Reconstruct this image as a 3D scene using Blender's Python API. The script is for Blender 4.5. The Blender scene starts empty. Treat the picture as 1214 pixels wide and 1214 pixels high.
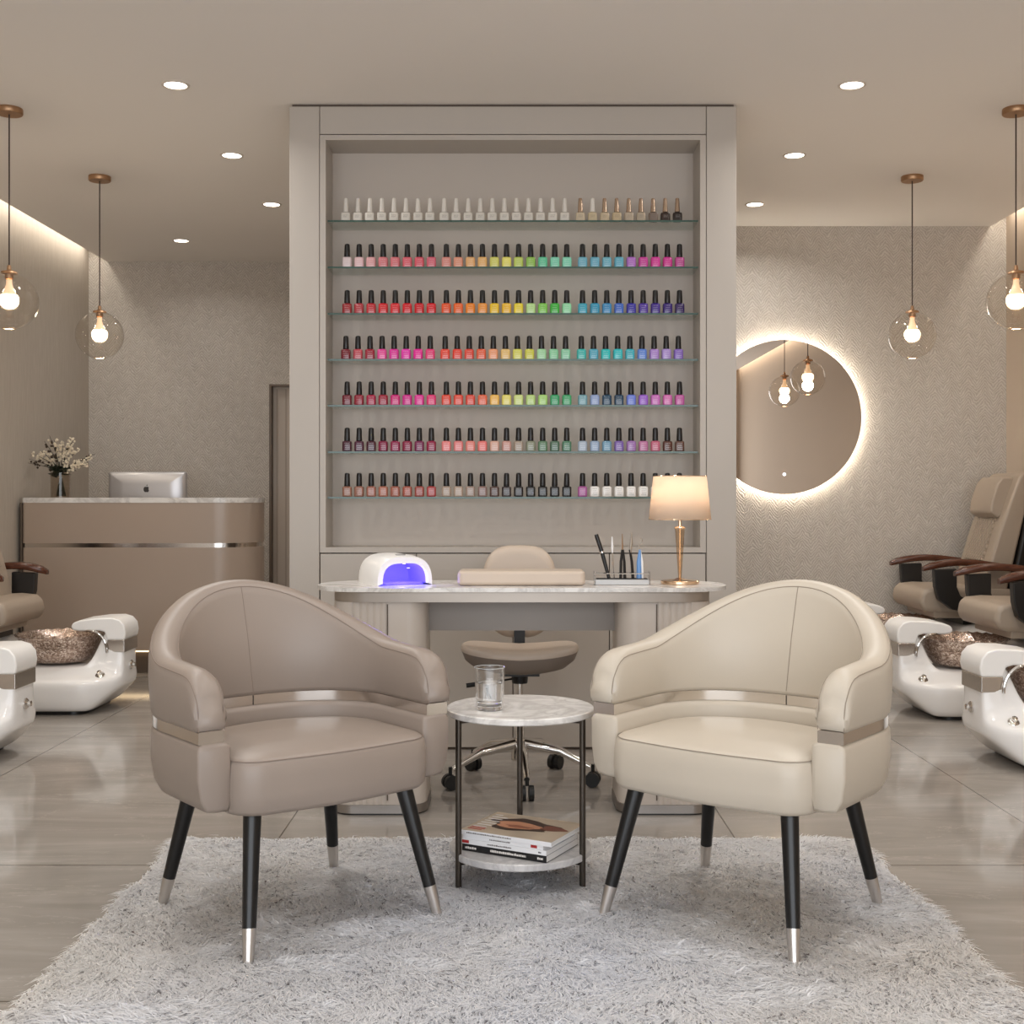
import bpy, math, random
import numpy as np
from mathutils import Vector, Matrix
random.seed(7); np.random.seed(7)
S = bpy.context.scene
COL = S.collection
PI = math.pi
D = bpy.data

# ------------------------------------------------------------------ camera
F_PX, HOR, CX, CAMZ = 1450.0, 590.0, 607.0, 1.1
cam = D.objects.new('camera', D.cameras.new('camera')); COL.objects.link(cam)
cam.location = (0, 0, CAMZ); cam.rotation_euler = (PI/2, 0, 0)
cam.data.sensor_width = 36; cam.data.lens = F_PX/1214*36
cam.data.shift_y = (HOR-607)/1214
cam.data.clip_start = 0.05
S.camera = cam
# ------------------------------------------------------------------ world, exposure
S.view_settings.view_transform = 'Standard'; S.view_settings.look = 'None'
S.view_settings.gamma = 1; S.view_settings.use_curve_mapping = False
S.view_settings.exposure = -0.40
S.cycles.diffuse_bounces = 8
W = D.worlds.new('world'); S.world = W; W.use_nodes = True
W.node_tree.nodes['Background'].inputs[0].default_value = (0.86, 0.90, 1.0, 1)
W.node_tree.nodes['Background'].inputs[1].default_value = 0.8
def area(name, loc, rot, sx, sy, power, col=(1, 1, 1), spread=180, shape='RECTANGLE'):
    l = D.lights.new(name, 'AREA'); l.shape = shape; l.size = sx
    if shape in ('RECTANGLE', 'ELLIPSE'): l.size_y = sy
    l.energy = power; l.color = col; l.spread = math.radians(spread)
    o = D.objects.new(name, l); COL.objects.link(o); o.location = loc; o.rotation_euler = rot
    return o
# daylight through the shop window behind the camera
area('daylight', (0, -1.45, 1.45), (PI/2, 0, 0), 5.2, 2.3, 165, (0.92, 0.96, 1.0))
WARM = (1.0, 0.87, 0.72)
CEIL = 2.818
# LED strips of the two ceiling coves
area('cove_light_left', (-3.015, 3.7, 2.93), (0, 0, 0), .05, 10.2, 33, (1.0, .92, .80))
area('cove_light_right', (3.085, 3.1, 2.93), (0, 0, 0), .05, 9.1, 32, (1.0, .92, .80))

# ------------------------------------------------------------------ materials
def lin(c):
    c = [x/255 for x in c]
    return tuple(x/12.92 if x <= .04045 else ((x+.055)/1.055)**2.4 for x in c) + (1,)
MATS = {}
def mat(name, rgb, rough=.5, metal=0, **k):
    if name in MATS: return MATS[name]
    m = D.materials.new(name); m.use_nodes = True
    b = m.node_tree.nodes['Principled BSDF']
    b.inputs['Base Color'].default_value = lin(rgb)
    b.inputs['Roughness'].default_value = rough; b.inputs['Metallic'].default_value = metal
    for key, v in k.items():
        b.inputs[key.replace('_', ' ')].default_value = v
    MATS[name] = m; return m
class NT:
    def __init__(s, m): s.t = m.node_tree; s.n = s.t.nodes; s.b = s.n['Principled BSDF']
    def new(s, t, **k):
        x = s.n.new(t)
        for a, v in k.items(): setattr(x, a, v)
        return x
    def link(s, a, b): s.t.links.new(a, b)
    def math(s, op, a, b=None):
        x = s.new('ShaderNodeMath', operation=op)
        for i, v in enumerate((a, b)):
            if v is None: continue
            if isinstance(v, (int, float)): x.inputs[i].default_value = v
            else: s.link(v, x.inputs[i])
        return x.outputs[0]
    def pos(s, scale=(1, 1, 1), obj=False):
        if obj: o = s.new('ShaderNodeTexCoord').outputs['Object']
        else: o = s.new('ShaderNodeNewGeometry').outputs['Position']
        mp = s.new('ShaderNodeMapping'); mp.inputs['Scale'].default_value = scale
        s.link(o, mp.inputs[0]); return mp.outputs[0]
    def noise(s, vec, scale, detail=4, rough=.55, dist=0):
        x = s.new('ShaderNodeTexNoise'); x.inputs['Scale'].default_value = scale
        x.inputs['Detail'].default_value = detail; x.inputs['Roughness'].default_value = rough
        x.inputs['Distortion'].default_value = dist
        s.link(vec, x.inputs['Vector']); return x.outputs['Fac']
    def ramp(s, fac, stops):
        r = s.new('ShaderNodeValToRGB'); e = r.color_ramp.elements
        while len(e) < len(stops): e.new(.5)
        for el, (p, c) in zip(e, stops): el.position = p; el.color = lin(c)
        s.link(fac, r.inputs[0]); return r.outputs[0]
    def mix(s, fac, a, b):
        x = s.new('ShaderNodeMix', data_type='RGBA')
        if isinstance(fac, (int, float)): x.inputs[0].default_value = fac
        else: s.link(fac, x.inputs[0])
        for i, v in ((6, a), (7, b)):
            if isinstance(v, tuple): x.inputs[i].default_value = v
            else: s.link(v, x.inputs[i])
        return x.outputs[2]
    def bump(s, h, strength, dist=.01):
        x = s.new('ShaderNodeBump'); x.inputs['Strength'].default_value = strength
        x.inputs['Distance'].default_value = dist; s.link(h, x.inputs['Height'])
        s.link(x.outputs[0], s.b.inputs['Normal'])

def leather(name, rgb, rough=.42):
    m = mat(name, rgb, rough); t = NT(m)
    v = t.pos(obj=True)
    n = t.noise(v, 350, 3); n2 = t.noise(v, 9, 2)
    t.bump(t.math('ADD', t.math('MULTIPLY', n, .25), n2), .12, .004)
    return m
M_TAUPE = leather('taupe_leather', (147, 134, 124), .42)
M_CREAM = leather('cream_leather', (194, 184, 169), .42)
M_STOOL = leather('beige_leather', (200, 184, 168), .42)
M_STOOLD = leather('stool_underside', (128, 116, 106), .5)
M_SPA = leather('tan_leather', (168, 153, 137), .38)
def seam_mat(n, c): return mat(n, c, .7)
M_TAUPE_S = seam_mat('taupe_seam', (136, 121, 111)); M_CREAM_S = seam_mat('cream_seam', (150, 138, 124))
M_BLACK = mat('black_lacquer', (14, 14, 15), .32)
M_CAP = mat('black_plastic', (26, 24, 24), .3)
M_RUBBER = mat('black_rubber', (18, 18, 18), .5)
M_STEEL = mat('brushed_steel', (205, 200, 195), .28, 1)
M_CHROME = mat('chrome', (225, 222, 218), .08, 1)
M_SATIN = mat('satin_nickel', (222, 217, 212), .14, 1)
M_GUN = mat('gunmetal', (88, 82, 76), .35, 1)
M_BRASS = mat('brass', (178, 142, 110), .42, 1)
M_GOLD = mat('polished_gold', (238, 208, 176), .2, 1)
M_WHITE = mat('white_gloss', (244, 243, 242), .12)
M_WPLASTIC = mat('white_plastic', (246, 245, 243), .3)
M_GREYP = mat('grey_plastic', (150, 148, 146), .35)
M_BLACKSHELL = mat('black_shell', (30, 27, 25), .4)
M_CAB = mat('cabinet_lacquer', (182, 174, 165), .42)
M_CABIN = mat('cabinet_back', (192, 182, 172), .5)
M_GROOVE = mat('shadow_gap', (92, 80, 70), .7)
M_DESKB = mat('reception_lacquer', (169, 152, 138), .28)
M_APRON = mat('apron_metal', (146, 138, 131), .4, .1)
M_FRAME = mat('table_frame_metal', (178, 168, 158), .4, .6)
M_TRAY = mat('tray_metal', (172, 170, 168), .4, .5)
M_PED = mat('pedestal_lacquer', (196, 186, 176), .35)
M_CEIL = mat('ceiling_paint', (236, 231, 225), .9)
M_WSIDE = mat('plain_paint', (190, 174, 157), .85)
M_CORD = mat('cord', (58, 42, 34), .6)
M_PAPER = mat('paper', (226, 224, 222), .6)
M_INKW = mat('white_print', (225, 220, 215), .5)
M_INKD = mat('grey_print', (110, 105, 102), .5)
M_INKR = mat('red_print', (165, 40, 40), .5)
M_BLUE = mat('blue_plastic', (105, 150, 205), .35)
M_GREEN = mat('dark_leaves', (38, 44, 26), .5)
M_BUD = mat('dark_buds', (66, 52, 38), .6)
M_BLOOM = mat('cream_petals', (226, 214, 192), .7)
M_ALU = mat('silver_aluminium', (205, 203, 204), .35, .6)
M_LOGO = mat('dark_logo', (60, 56, 55), .3)

def emis(name, rgb, st):
    m = mat(name, rgb, .5); b = m.node_tree.nodes['Principled BSDF']
    b.inputs['Emission Color'].default_value = lin(rgb); b.inputs['Emission Strength'].default_value = st
    return m
M_DOWN = emis('downlight_lens', (255, 246, 232), 9)
M_BULB = emis('bulb_glow', (255, 226, 186), 14)
M_HALO = emis('mirror_led', (255, 246, 230), 34)
M_TOE = emis('toe_led', (255, 226, 180), 3)
M_UV = emis('uv_light', (112, 98, 245), .55)
M_UV2 = emis('uv_led', (190, 180, 255), 3)
M_TOUCH = emis('touch_icon', (235, 240, 250), 1.6)

def thin_glass(name, tint, ior=1.45, rough=0.0, boost=1.0):
    m = D.materials.new(name); m.use_nodes = True; t = m.node_tree; n = t.nodes
    for x in list(n): n.remove(x)
    o = n.new('ShaderNodeOutputMaterial'); mx = n.new('ShaderNodeMixShader')
    lw = n.new('ShaderNodeLayerWeight'); lw.inputs[0].default_value = .5
    pw = n.new('ShaderNodeMath'); pw.operation = 'POWER'; pw.inputs[1].default_value = 5
    t.links.new(lw.outputs['Facing'], pw.inputs[0])
    f0 = ((ior-1)/(ior+1))**2
    fr = n.new('ShaderNodeMath'); fr.operation = 'MULTIPLY_ADD'; fr.inputs[1].default_value = 1-f0; fr.inputs[2].default_value = f0
    t.links.new(pw.outputs[0], fr.inputs[0])
    tr = n.new('ShaderNodeBsdfTransparent'); tr.inputs[0].default_value = tint
    gl = n.new('ShaderNodeBsdfGlossy'); gl.inputs['Roughness'].default_value = rough
    mu = n.new('ShaderNodeMath'); mu.operation = 'MULTIPLY'; mu.inputs[1].default_value = boost; mu.use_clamp = True
    t.links.new(fr.outputs[0], mu.inputs[0]); t.links.new(mu.outputs[0], mx.inputs[0])
    t.links.new(tr.outputs[0], mx.inputs[1]); t.links.new(gl.outputs[0], mx.inputs[2])
    t.links.new(mx.outputs[0], o.inputs[0]); return m
M_GLOBE = thin_glass('globe_glass', (.97, .95, .92, 1), 1.7, 0, 1.2)
M_SHELFG = thin_glass('shelf_glass', (.95, .98, .97, 1), 1.5, 0, .45)
M_SMOKE = thin_glass('smoked_glass', (.88, .85, .81, 1), 1.45)
M_ACR = thin_glass('clear_acrylic', (.96, .96, .96, 1), 1.45)
M_TUMB = thin_glass('tumbler_glass', (.99, .99, .99, 1), 1.6, 0, 2.2)
M_AMBER = thin_glass('amber_crystal', (.93, .80, .66, 1), 1.6, .02, 1.6)
M_EDGE = mat('glass_edge', (64, 92, 84), .15)
M_WATER = mat('water', (255, 255, 255), .0, 0, Transmission_Weight=1.0, IOR=1.33)
M_MIRROR = mat('mirror_silver', (224, 216, 208), .0, 1)

def marble(name, base, vein, sc=3.0, rough=.18):
    m = mat(name, base, rough); t = NT(m)
    v = t.pos((1, 1, 1), obj=True)
    n = t.noise(v, sc, 8, .62, 1.6)
    f = t.math('ABSOLUTE', t.math('SUBTRACT', n, .5))
    c1 = t.ramp(f, [(0, tuple((a+b)//2 for a, b in zip(base, vein))), (.022, tuple((2*a+b)//3 for a, b in zip(base, vein))), (.09, base)])
    n2 = t.noise(v, sc*1.7, 4)
    t.link(t.mix(t.math('MULTIPLY', n2, .35), c1, lin(tuple(int(x*.9) for x in base))), t.b.inputs['Base Color'])
    return m
M_MARB = marble('white_marble', (232, 229, 225), (160, 155, 152), 5)
M_MARBG = marble('grey_marble', (205, 203, 202), (150, 148, 148), 6, .3)

# wood armrests
M_WOOD = mat('red_wood', (84, 44, 30), .22); t = NT(M_WOOD)
w = t.noise(t.pos((30, 3, 30), obj=True), 6, 5, .6)
t.link(t.ramp(w, [(.3, (60, 32, 22)), (.7, (98, 56, 38))]), t.b.inputs['Base Color'])
# mosaic bowl
M_BOWL = mat('copper_mosaic', (150, 118, 100), .2, .75); t = NT(M_BOWL)
vo = t.new('ShaderNodeTexVoronoi'); vo.inputs['Scale'].default_value = 130; t.link(t.pos(obj=True), vo.inputs['Vector'])
t.link(t.ramp(vo.outputs['Color'], [(.1, (130, 108, 96)), (.5, (176, 154, 140)), (.9, (232, 218, 206))]), t.b.inputs['Base Color'])
t.bump(vo.outputs['Distance'], .5, .002)
# quilted leather
M_QUILT = mat('quilted_leather', (172, 156, 139), .4); t = NT(M_QUILT)
sp = t.new('ShaderNodeSeparateXYZ'); t.link(t.pos(obj=True), sp.inputs[0])
a_ = t.math('ADD', t.math('MULTIPLY', sp.outputs[0], 90), t.math('MULTIPLY', sp.outputs[2], 75))
b_ = t.math('SUBTRACT', t.math('MULTIPLY', sp.outputs[0], 90), t.math('MULTIPLY', sp.outputs[2], 75))
h = t.math('MULTIPLY', t.math('ABSOLUTE', t.math('SINE', a_)), t.math('ABSOLUTE', t.math('SINE', b_)))
t.bump(t.math('POWER', h, .4), .9, .012)
# lamp shade
M_SHADE = D.materials.new('linen_shade'); M_SHADE.use_nodes = True
_t = M_SHADE.node_tree; _n = _t.nodes
for x in list(_n): _n.remove(x)
o_ = _n.new('ShaderNodeOutputMaterial'); mx = _n.new('ShaderNodeMixShader'); mx.inputs[0].default_value = .5
df = _n.new('ShaderNodeBsdfDiffuse'); df.inputs[0].default_value = lin((240, 228, 212))
tl = _n.new('ShaderNodeBsdfTranslucent'); tl.inputs[0].default_value = lin((250, 232, 212))
_t.links.new(df.outputs[0], mx.inputs[1]); _t.links.new(tl.outputs[0], mx.inputs[2]); _t.links.new(mx.outputs[0], o_.inputs[0])

# wallcovering: embossed herringbone
M_HERR = mat('herringbone_wallcovering', (190, 178, 164), .8); t = NT(M_HERR)
sp = t.new('ShaderNodeSeparateXYZ'); t.link(t.pos(), sp.inputs[0])
X_, Z_ = sp.outputs[0], sp.outputs[2]
fr = t.math('FRACT', t.math('MULTIPLY', X_, 1/.105))
zz = t.math('MULTIPLY', t.math('ABSOLUTE', t.math('SUBTRACT', fr, .5)), 2)
nz = t.noise(t.pos((1, 1, 1)), 26, 3)
ph = t.math('ADD', t.math('ADD', t.math('MULTIPLY', Z_, 1/.022), t.math('MULTIPLY', zz, 2.9)), t.math('MULTIPLY', nz, 2.4))
sn = t.math('MULTIPLY', t.math('SINE', t.math('MULTIPLY', ph, 2*PI)), .5)
brk = t.noise(t.pos((18, 1, 30)), 2.2, 3)
hh = t.math('ADD', t.math('MULTIPLY', sn, t.math('MULTIPLY', brk, 1.3)), t.math('MULTIPLY', nz, .7))
t.link(t.ramp(hh, [(.0, (176, 168, 158)), (.4, (192, 184, 175)), (.8, (207, 200, 192))]), t.b.inputs['Base Color'])
t.bump(hh, .45, .006)
M_SIDEW = mat('vertical_weave_wallcovering', (186, 173, 158), .85); t = NT(M_SIDEW)
n = t.noise(t.pos((1, 30, 1.6)), 4, 5, .7)
t.link(t.ramp(n, [(.3, (178, 168, 156)), (.7, (194, 185, 174))]), t.b.inputs['Base Color']); t.bump(n, .3, .004)

# floor: polished stone tiles with thin joints
M_FLOOR = mat('polished_stone_tiles', (150, 140, 130), .12); t = NT(M_FLOOR)
v = t.pos((1, 1.0, 1)); sp = t.new('ShaderNodeSeparateXYZ'); t.link(t.pos(), sp.inputs[0])
n = t.noise(t.pos((.55, 2.2, 1)), 2.0, 9, .62, 1.2)
base = t.ramp(n, [(.25, (141, 135, 128)), (.5, (154, 148, 141)), (.75, (171, 165, 158))])
n2 = t.noise(t.pos((.5, 1.9, 1)), 1.3, 8, .6, 2.5)
vein = t.math('LESS_THAN', t.math('ABSOLUTE', t.math('SUBTRACT', n2, .5)), .0035)
base = t.mix(t.math('MULTIPLY', vein, .25), base, lin((205, 198, 188)))
n3 = t.noise(t.pos((1.5, 5, 1)), 4, 8, .7, .8)
base = t.mix(t.math('MULTIPLY', t.math('LESS_THAN', n3, .31), .3), base, lin((112, 101, 90)))
def lines(co, vals, hw):
    acc = None
    for vv in vals:
        q = t.math('LESS_THAN', t.math('ABSOLUTE', t.math('SUBTRACT', co, vv)), hw)
        acc = q if acc is None else t.math('MAXIMUM', acc, q)
    return acc
jx = lines(sp.outputs[0], (-2.02, -.753, .72, 1.73), .0024)
jy = lines(sp.outputs[1], (-.3, .69, 1.68, 2.67, 3.66, 5.64, 7.62), .0035)
j = t.math('MAXIMUM', jx, jy)
base = t.mix(j, base, lin((92, 86, 78)))
t.link(base, t.b.inputs['Base Color'])
t.link(t.math('ADD', t.math('MULTIPLY', n3, .08), .05), t.b.inputs['Roughness'])

# ------------------------------------------------------------------ mesh builder
class MB:
    def __init__(s): s.v = []; s.f = []; s.mi = []; s.cur = 0
    def add(s, vs, fs):
        b = len(s.v); s.v += [tuple(p) for p in vs]; s.f += [tuple(i+b for i in f) for f in fs]
        s.mi += [s.cur]*len(fs); return s
    def box(s, x0, x1, y0, y1, z0, z1):
        return s.add([(x0,y0,z0),(x1,y0,z0),(x1,y1,z0),(x0,y1,z0),(x0,y0,z1),(x1,y0,z1),(x1,y1,z1),(x0,y1,z1)],
            [(0,3,2,1),(4,5,6,7),(0,1,5,4),(1,2,6,5),(2,3,7,6),(3,0,4,7)])
    def loft(s, rings, caps=True, closed=True):
        n = len(rings[0]); vs = [p for r in rings for p in r]; fs = []
        for i in range(len(rings)-1):
            for j in range(n if closed else n-1):
                a = i*n+j; b = i*n+(j+1) % n
                fs.append((a, b, b+n, a+n))
        if caps and closed:
            fs.append(tuple(range(n-1, -1, -1))); fs.append(tuple((len(rings)-1)*n+k for k in range(n)))
        return s.add(vs, fs)
    def lathe(s, prof, c=(0, 0, 0), n=24, caps=True):
        return s.loft([[(c[0]+r*math.cos(2*PI*k/n), c[1]+r*math.sin(2*PI*k/n), c[2]+z) for k in range(n)] for r, z in prof], caps)
    def tube(s, pts, r, n=8, caps=True):
        P = [Vector(p) for p in pts]; rs = r if isinstance(r, (list, tuple)) else [r]*len(P)
        rings = []; up = None
        for i, p in enumerate(P):
            d = (P[min(i+1, len(P)-1)]-P[max(i-1, 0)]).normalized()
            if up is None:
                up = Vector((0, 0, 1)) if abs(d.z) < .9 else Vector((1, 0, 0))
            a = d.cross(up).normalized(); up = a.cross(d).normalized()
            rings.append([p+rs[i]*(math.cos(2*PI*k/n)*a+math.sin(2*PI*k/n)*up) for k in range(n)])
        return s.loft(rings, caps)
    def prism(s, poly, lo, hi, axis='z'):
        """poly of 2-D points extruded along axis: z -> (x,y), x -> (y,z)"""
        f = {'z': lambda p, h: (p[0], p[1], h), 'x': lambda p, h: (h, p[0], p[1]), 'y': lambda p, h: (p[0], h, p[1])}[axis]
        return s.loft([[f(p, lo) for p in poly], [f(p, hi) for p in poly]])
    def build(s, name, m=None, parent=None, loc=(0, 0, 0), rot=(0, 0, 0), bevel=0, seg=3, subsurf=0, flat=False, ang=40):
        me = D.meshes.new(name); me.from_pydata(s.v, [], s.f); 
        ms = m if isinstance(m, (list, tuple)) else [m]
        for x in ms: me.materials.append(x)
        me.polygons.foreach_set('material_index', s.mi)
        import bmesh
        bm = bmesh.new(); bm.from_mesh(me); bmesh.ops.recalc_face_normals(bm, faces=bm.faces); bm.to_mesh(me); bm.free()
        me.polygons.foreach_set('use_smooth', [not flat]*len(me.polygons))
        if not flat and not bevel and not subsurf: me.set_sharp_from_angle(angle=math.radians(ang))
        me.update()
        o = D.objects.new(name, me); COL.objects.link(o); o.location = loc; o.rotation_euler = rot
        if parent: o.parent = parent
        if bevel:
            b = o.modifiers.new('bevel', 'BEVEL'); b.width = bevel; b.segments = seg; b.limit_method = 'ANGLE'
            b.angle_limit = math.radians(35); b.harden_normals = True
        if subsurf:
            b = o.modifiers.new('subsurf', 'SUBSURF'); b.levels = subsurf; b.render_levels = subsurf
        return o
def tag(o, label, cat, group=None, kind=None):
    if label: o['label'] = label
    if cat: o['category'] = cat
    if group: o['group'] = group
    if kind: o['kind'] = kind
    return o
def empty(name, loc=(0, 0, 0), rz=0):
    o = D.objects.new(name, None); COL.objects.link(o); o.location = loc; o.rotation_euler = (0, 0, rz)
    o.empty_display_size = .1; return o
def copy_tree(o, parent=None):
    c = o.copy(); COL.objects.link(c); c.parent = parent
    for ch in list(o.children): copy_tree(ch, c)
    return c
def struct(name, mb, m, **k):
    o = mb.build(name, m, **k); o['kind'] = 'structure'; return o
def rrect(x0, x1, y0, y1, r, n=6, rs=None):
    rs = rs or (r, r, r, r)   # corners: (x1,y1),(x0,y1),(x0,y0),(x1,y0)
    out = []
    for (cx, cy, a0), rr in zip(((x1, y1, 0), (x0, y1, PI/2), (x0, y0, PI), (x1, y0, 1.5*PI)), rs):
        sx = -1 if cx == x1 else 1; sy = -1 if cy == y1 else 1
        for k in range(n+1):
            a = a0+PI/2*k/n
            out.append((cx+sx*rr+rr*math.cos(a), cy+sy*rr+rr*math.sin(a)))
    return out
def at(px, py, y):   # photo pixel at a given depth -> world point
    return ((px-CX)*y/F_PX, y, CAMZ+(HOR-py)*y/F_PX)

# ------------------------------------------------------------------ the room
XL, XR = -3.08, 3.128
YL, YR, YF = 8.9, 7.74, -1.6
CL, CR = -2.946, 3.027
struct('floor', MB().box(XL-.2, XR+.2, YF-.2, YL+.9, -.1, 0), M_FLOOR)
struct('ceiling', MB().box(CL, CR, YF, YR, CEIL, CEIL+.05).box(CL, .0, YR, YL, CEIL, CEIL+.05)
       .box(XL, XR, YF, YR, 3.0, 3.05).box(XL, 0, YR, YL, 3.0, 3.05), M_CEIL)
struct('wall_left', MB().box(XL-.12, XL, YF, YL+.12, 0, 3.05), M_SIDEW)
struct('wall_right', MB().box(XR, XR+.12, YF, YR+.12, 0, 3.05), M_WSIDE)
dx0, dx1, dz = -1.765, -1.05, 1.925
struct('wall_back_left', MB().box(XL, dx0, YL, YL+.12, 0, 3.05).box(dx0, dx1, YL, YL+.12, dz, 3.05).box(dx1, 0, YL, YL+.12, 0, 3.05), M_HERR)
struct('wall_back_right', MB().box(.1, XR, YR, YR+.12, 0, 3.05), M_HERR)
struct('wall_return', MB().box(0, .1, YR, YL+.12, 0, 3.05), M_WSIDE)
struct('wall_front', MB().box(XL, -2.7, YF-.12, YF, 0, 3.05).box(2.7, XR, YF-.12, YF, 0, 3.05)
       .box(-2.7, 2.7, YF-.12, YF, 2.65, 3.05).box(-2.7, 2.7, YF-.12, YF, 0, .2), M_WSIDE)
# door in the back left wall: jamb and ribbed leaf
dj = MB().box(dx0-.001, dx0+.014, YL-.005, YL+.10, 0, dz).box(dx1-.014, dx1+.001, YL-.005, YL+.10, 0, dz).box(dx0+.014, dx1-.014, YL-.005, YL+.10, dz-.014, dz)
d = struct('door_1', MB().box(dx0+.014, dx1-.014, YL+.065, YL+.10, 0, dz-.014), mat('door_lacquer', (186, 174, 162), .5))
jm = dj.build('door_frame', mat('door_frame_bronze', (104, 90, 78), .45), d)
rb = MB()
for k in range(9): rb.box(dx0+.04+k*.065, dx0+.046+k*.065, YL+.060, YL+.066, .02, dz-.03)
rb.build('door_panel', mat('door_lacquer2', (166, 152, 139), .5), d)
struct('baseboard_left', MB().box(XL, XL+.012, YF, YL, 0, .06), M_WSIDE)
struct('baseboard_right', MB().box(XR-.012, XR, YF, YR, 0, .06), M_WSIDE)

# ------------------------------------------------------------------ downlights
def make_downlight():
    r = empty('ceiling_downlight')
    MB().lathe([(.047, 0), (.047, -.004), (.058, -.004), (.058, .0), ], n=32, caps=False).build('trim_ring', mat('downlight_trim', (214, 204, 192), .4), r)
    MB().lathe([(.0005, -.001), (.047, -.001)], n=32, caps=False).build('lens', M_DOWN, r)
    return r
dl0 = make_downlight(); first = True
seen = [(-1.40, 5.09, 'left row of ceiling downlights, nearest of the three beside the cabinet'),
        (-1.405, 6.135, 'left row of ceiling downlights, middle of the three beside the cabinet'),
        (-1.407, 7.16, 'left row of ceiling downlights, farthest of the three beside the cabinet'),
        (-2.21, 8.17, 'single small downlight in the ceiling above the reception desk'),
        (1.415, 5.09, 'right row of ceiling downlights, nearest of the three beside the cabinet'),
        (1.417, 6.135, 'right row of ceiling downlights, middle of the three beside the cabinet'),
        (1.422, 7.16, 'right row of ceiling downlights, farthest of the three beside the cabinet')]
def lamp_under(x, y, p):
    area('downlight_beam', (x, y, CEIL-.012), (0, 0, 0), .085, .085, p, (1.0, .975, .94), 150, 'DISK')
for x, y, lab in seen:
    o = dl0 if first else copy_tree(dl0); first = False
    o.location = (x, y, CEIL); tag(o, lab, 'ceiling light', 'recessed ceiling downlights')
    lamp_under(x, y, 4 if (x < -1 and y > 7) else 9)
for x in (-1.4, 1.4):
    for y in (4.0, 2.9, 1.8): lamp_under(x, y, 8)
for y in (3.6, 2.4): lamp_under(.02, y, 6)

# ------------------------------------------------------------------ pendants
def make_pendant():
    r = empty('globe_pendant')
    MB().lathe([(.0, 0), (.057, 0), (.058, -.003), (.058, -.022), (.055, -.026), (0, -.026)], n=32, caps=False).build('canopy', M_BRASS, r)
    zc = 1.968-CEIL; R = .125
    MB().tube([(0, 0, -.024), (0, 0, zc+R+.03)], .0032, 6).build('cord', M_CORD, r)
    MB().lathe([(0, zc+R+.034), (.008, zc+R+.032), (.01, zc+R+.012), (.034, zc+R+.004), (.036, zc+R-.004), (.018, zc+R-.006), (.018, zc+R-.028), (.0, zc+R-.028)], n=24, caps=False).build('socket', M_BRASS, r)
    pr = []
    for k in range(25):
        a = math.radians(14+ (166-14)*k/24); pr.append((R*math.sin(a), zc+R*math.cos(a)))
    MB().lathe(pr, n=40, caps=False).build('glass_globe', M_GLOBE, r)
    rr = R*math.sin(math.radians(166)); zz = zc+R*math.cos(math.radians(166))
    ring = [(rr*math.cos(a), rr*math.sin(a), zz) for a in [2*PI*k/24 for k in range(25)]]
    MB().tube(ring, .0016, 6).build('bottom_rim', M_GOLD, r)
    MB().lathe([(.012, zc+R-.03), (.013, zc+R-.05), (.022, zc+.045), (.034, zc+.026)], n=24, caps=False).build('bulb_neck', mat('frosted_neck', (240, 214, 184), .3, 0, Emission_Color=lin((255, 214, 165)), Emission_Strength=.5), r)
    b = MB().lathe([(0, zc+.028), (.034, zc+.027), (.041, zc+.014), (.041, zc-.002), (.034, zc-.020), (.020, zc-.031), (0, zc-.035)], n=24, caps=False)
    b.build('bulb', M_BULB, r)
    return r
p0 = make_pendant()
for i, (x, y, lab) in enumerate([(-2.22, 5.4, 'clear glass globe pendant nearest on the left, cut by the photo edge'),
        (-2.205, 6.54, 'clear glass globe pendant hanging to the left before the reception desk'),
        (2.14, 6.54, 'clear glass globe pendant to the right of the round mirror'),
        (2.225, 5.4, 'clear glass globe pendant nearest on the right, cut by the photo edge')]):
    o = p0 if i == 0 else copy_tree(p0)
    o.location = (x, y, CEIL); tag(o, lab, 'pendant light', 'glass globe pendants')
    l = D.lights.new('pendant_glow', 'POINT'); l.energy = 6; l.color = (1, .86, .70); l.shadow_soft_size = .04
    lo = D.objects.new('pendant_glow', l); COL.objects.link(lo); lo.location = (x, y, 1.91)

# ------------------------------------------------------------------ display cabinet
YC = 5.334; XC = .004
cab = tag(empty('display_cabinet', (XC, YC, 0)), 'tall taupe built-in display cabinet with niche and glass shelves of polish', 'cabinet')
hw, gi, oi = .975, .842, .8165
zt, zb = 2.66, .883
dep = .62
for sx in (-1, 1):
    x0, x1 = sorted((sx*gi+sx*.0025, sx*hw))
    MB().box(x0, x1, 0, dep, 0, CEIL-.012).build('side_pilaster', M_CAB, cab, bevel=.002, seg=2)
MB().box(-gi, gi, 0, dep, 2.686, CEIL-.012).build('header_panel', M_CAB, cab, bevel=.002, seg=2)
fr = MB().box(-gi, -oi, .0, .21, .86, 2.682).box(oi, gi, 0, .21, .86, 2.682).box(-oi, oi, 0, .21, zt, 2.682).box(-oi, oi, 0, .21, .86, zb)
fr.build('niche_frame', M_CAB, cab)
MB().box(-gi, gi, .21, .24, .86, 2.682).build('back_panel', M_CABIN, cab)
MB().box(-gi, gi, .012, .20, .0, .855).build('carcass', M_GROOVE, cab)
MB().box(-hw+.01, hw-.01, .012, dep-.01, CEIL-.012, CEIL).build('top_shadow_gap', M_GROOVE, cab)
for k in range(4):
    x0 = -gi+.002+k*2*gi/4; x1 = x0+2*gi/4-.004
    MB().box(x0, x1, 0, .018, .012, .855).build('cupboard_door', M_CAB, cab, bevel=.0015, seg=2)
shy = [261, 316, 371, 425.5, 480, 535, 589]
shz = [CAMZ+(HOR-y)*5.37/F_PX for y in shy]
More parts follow.
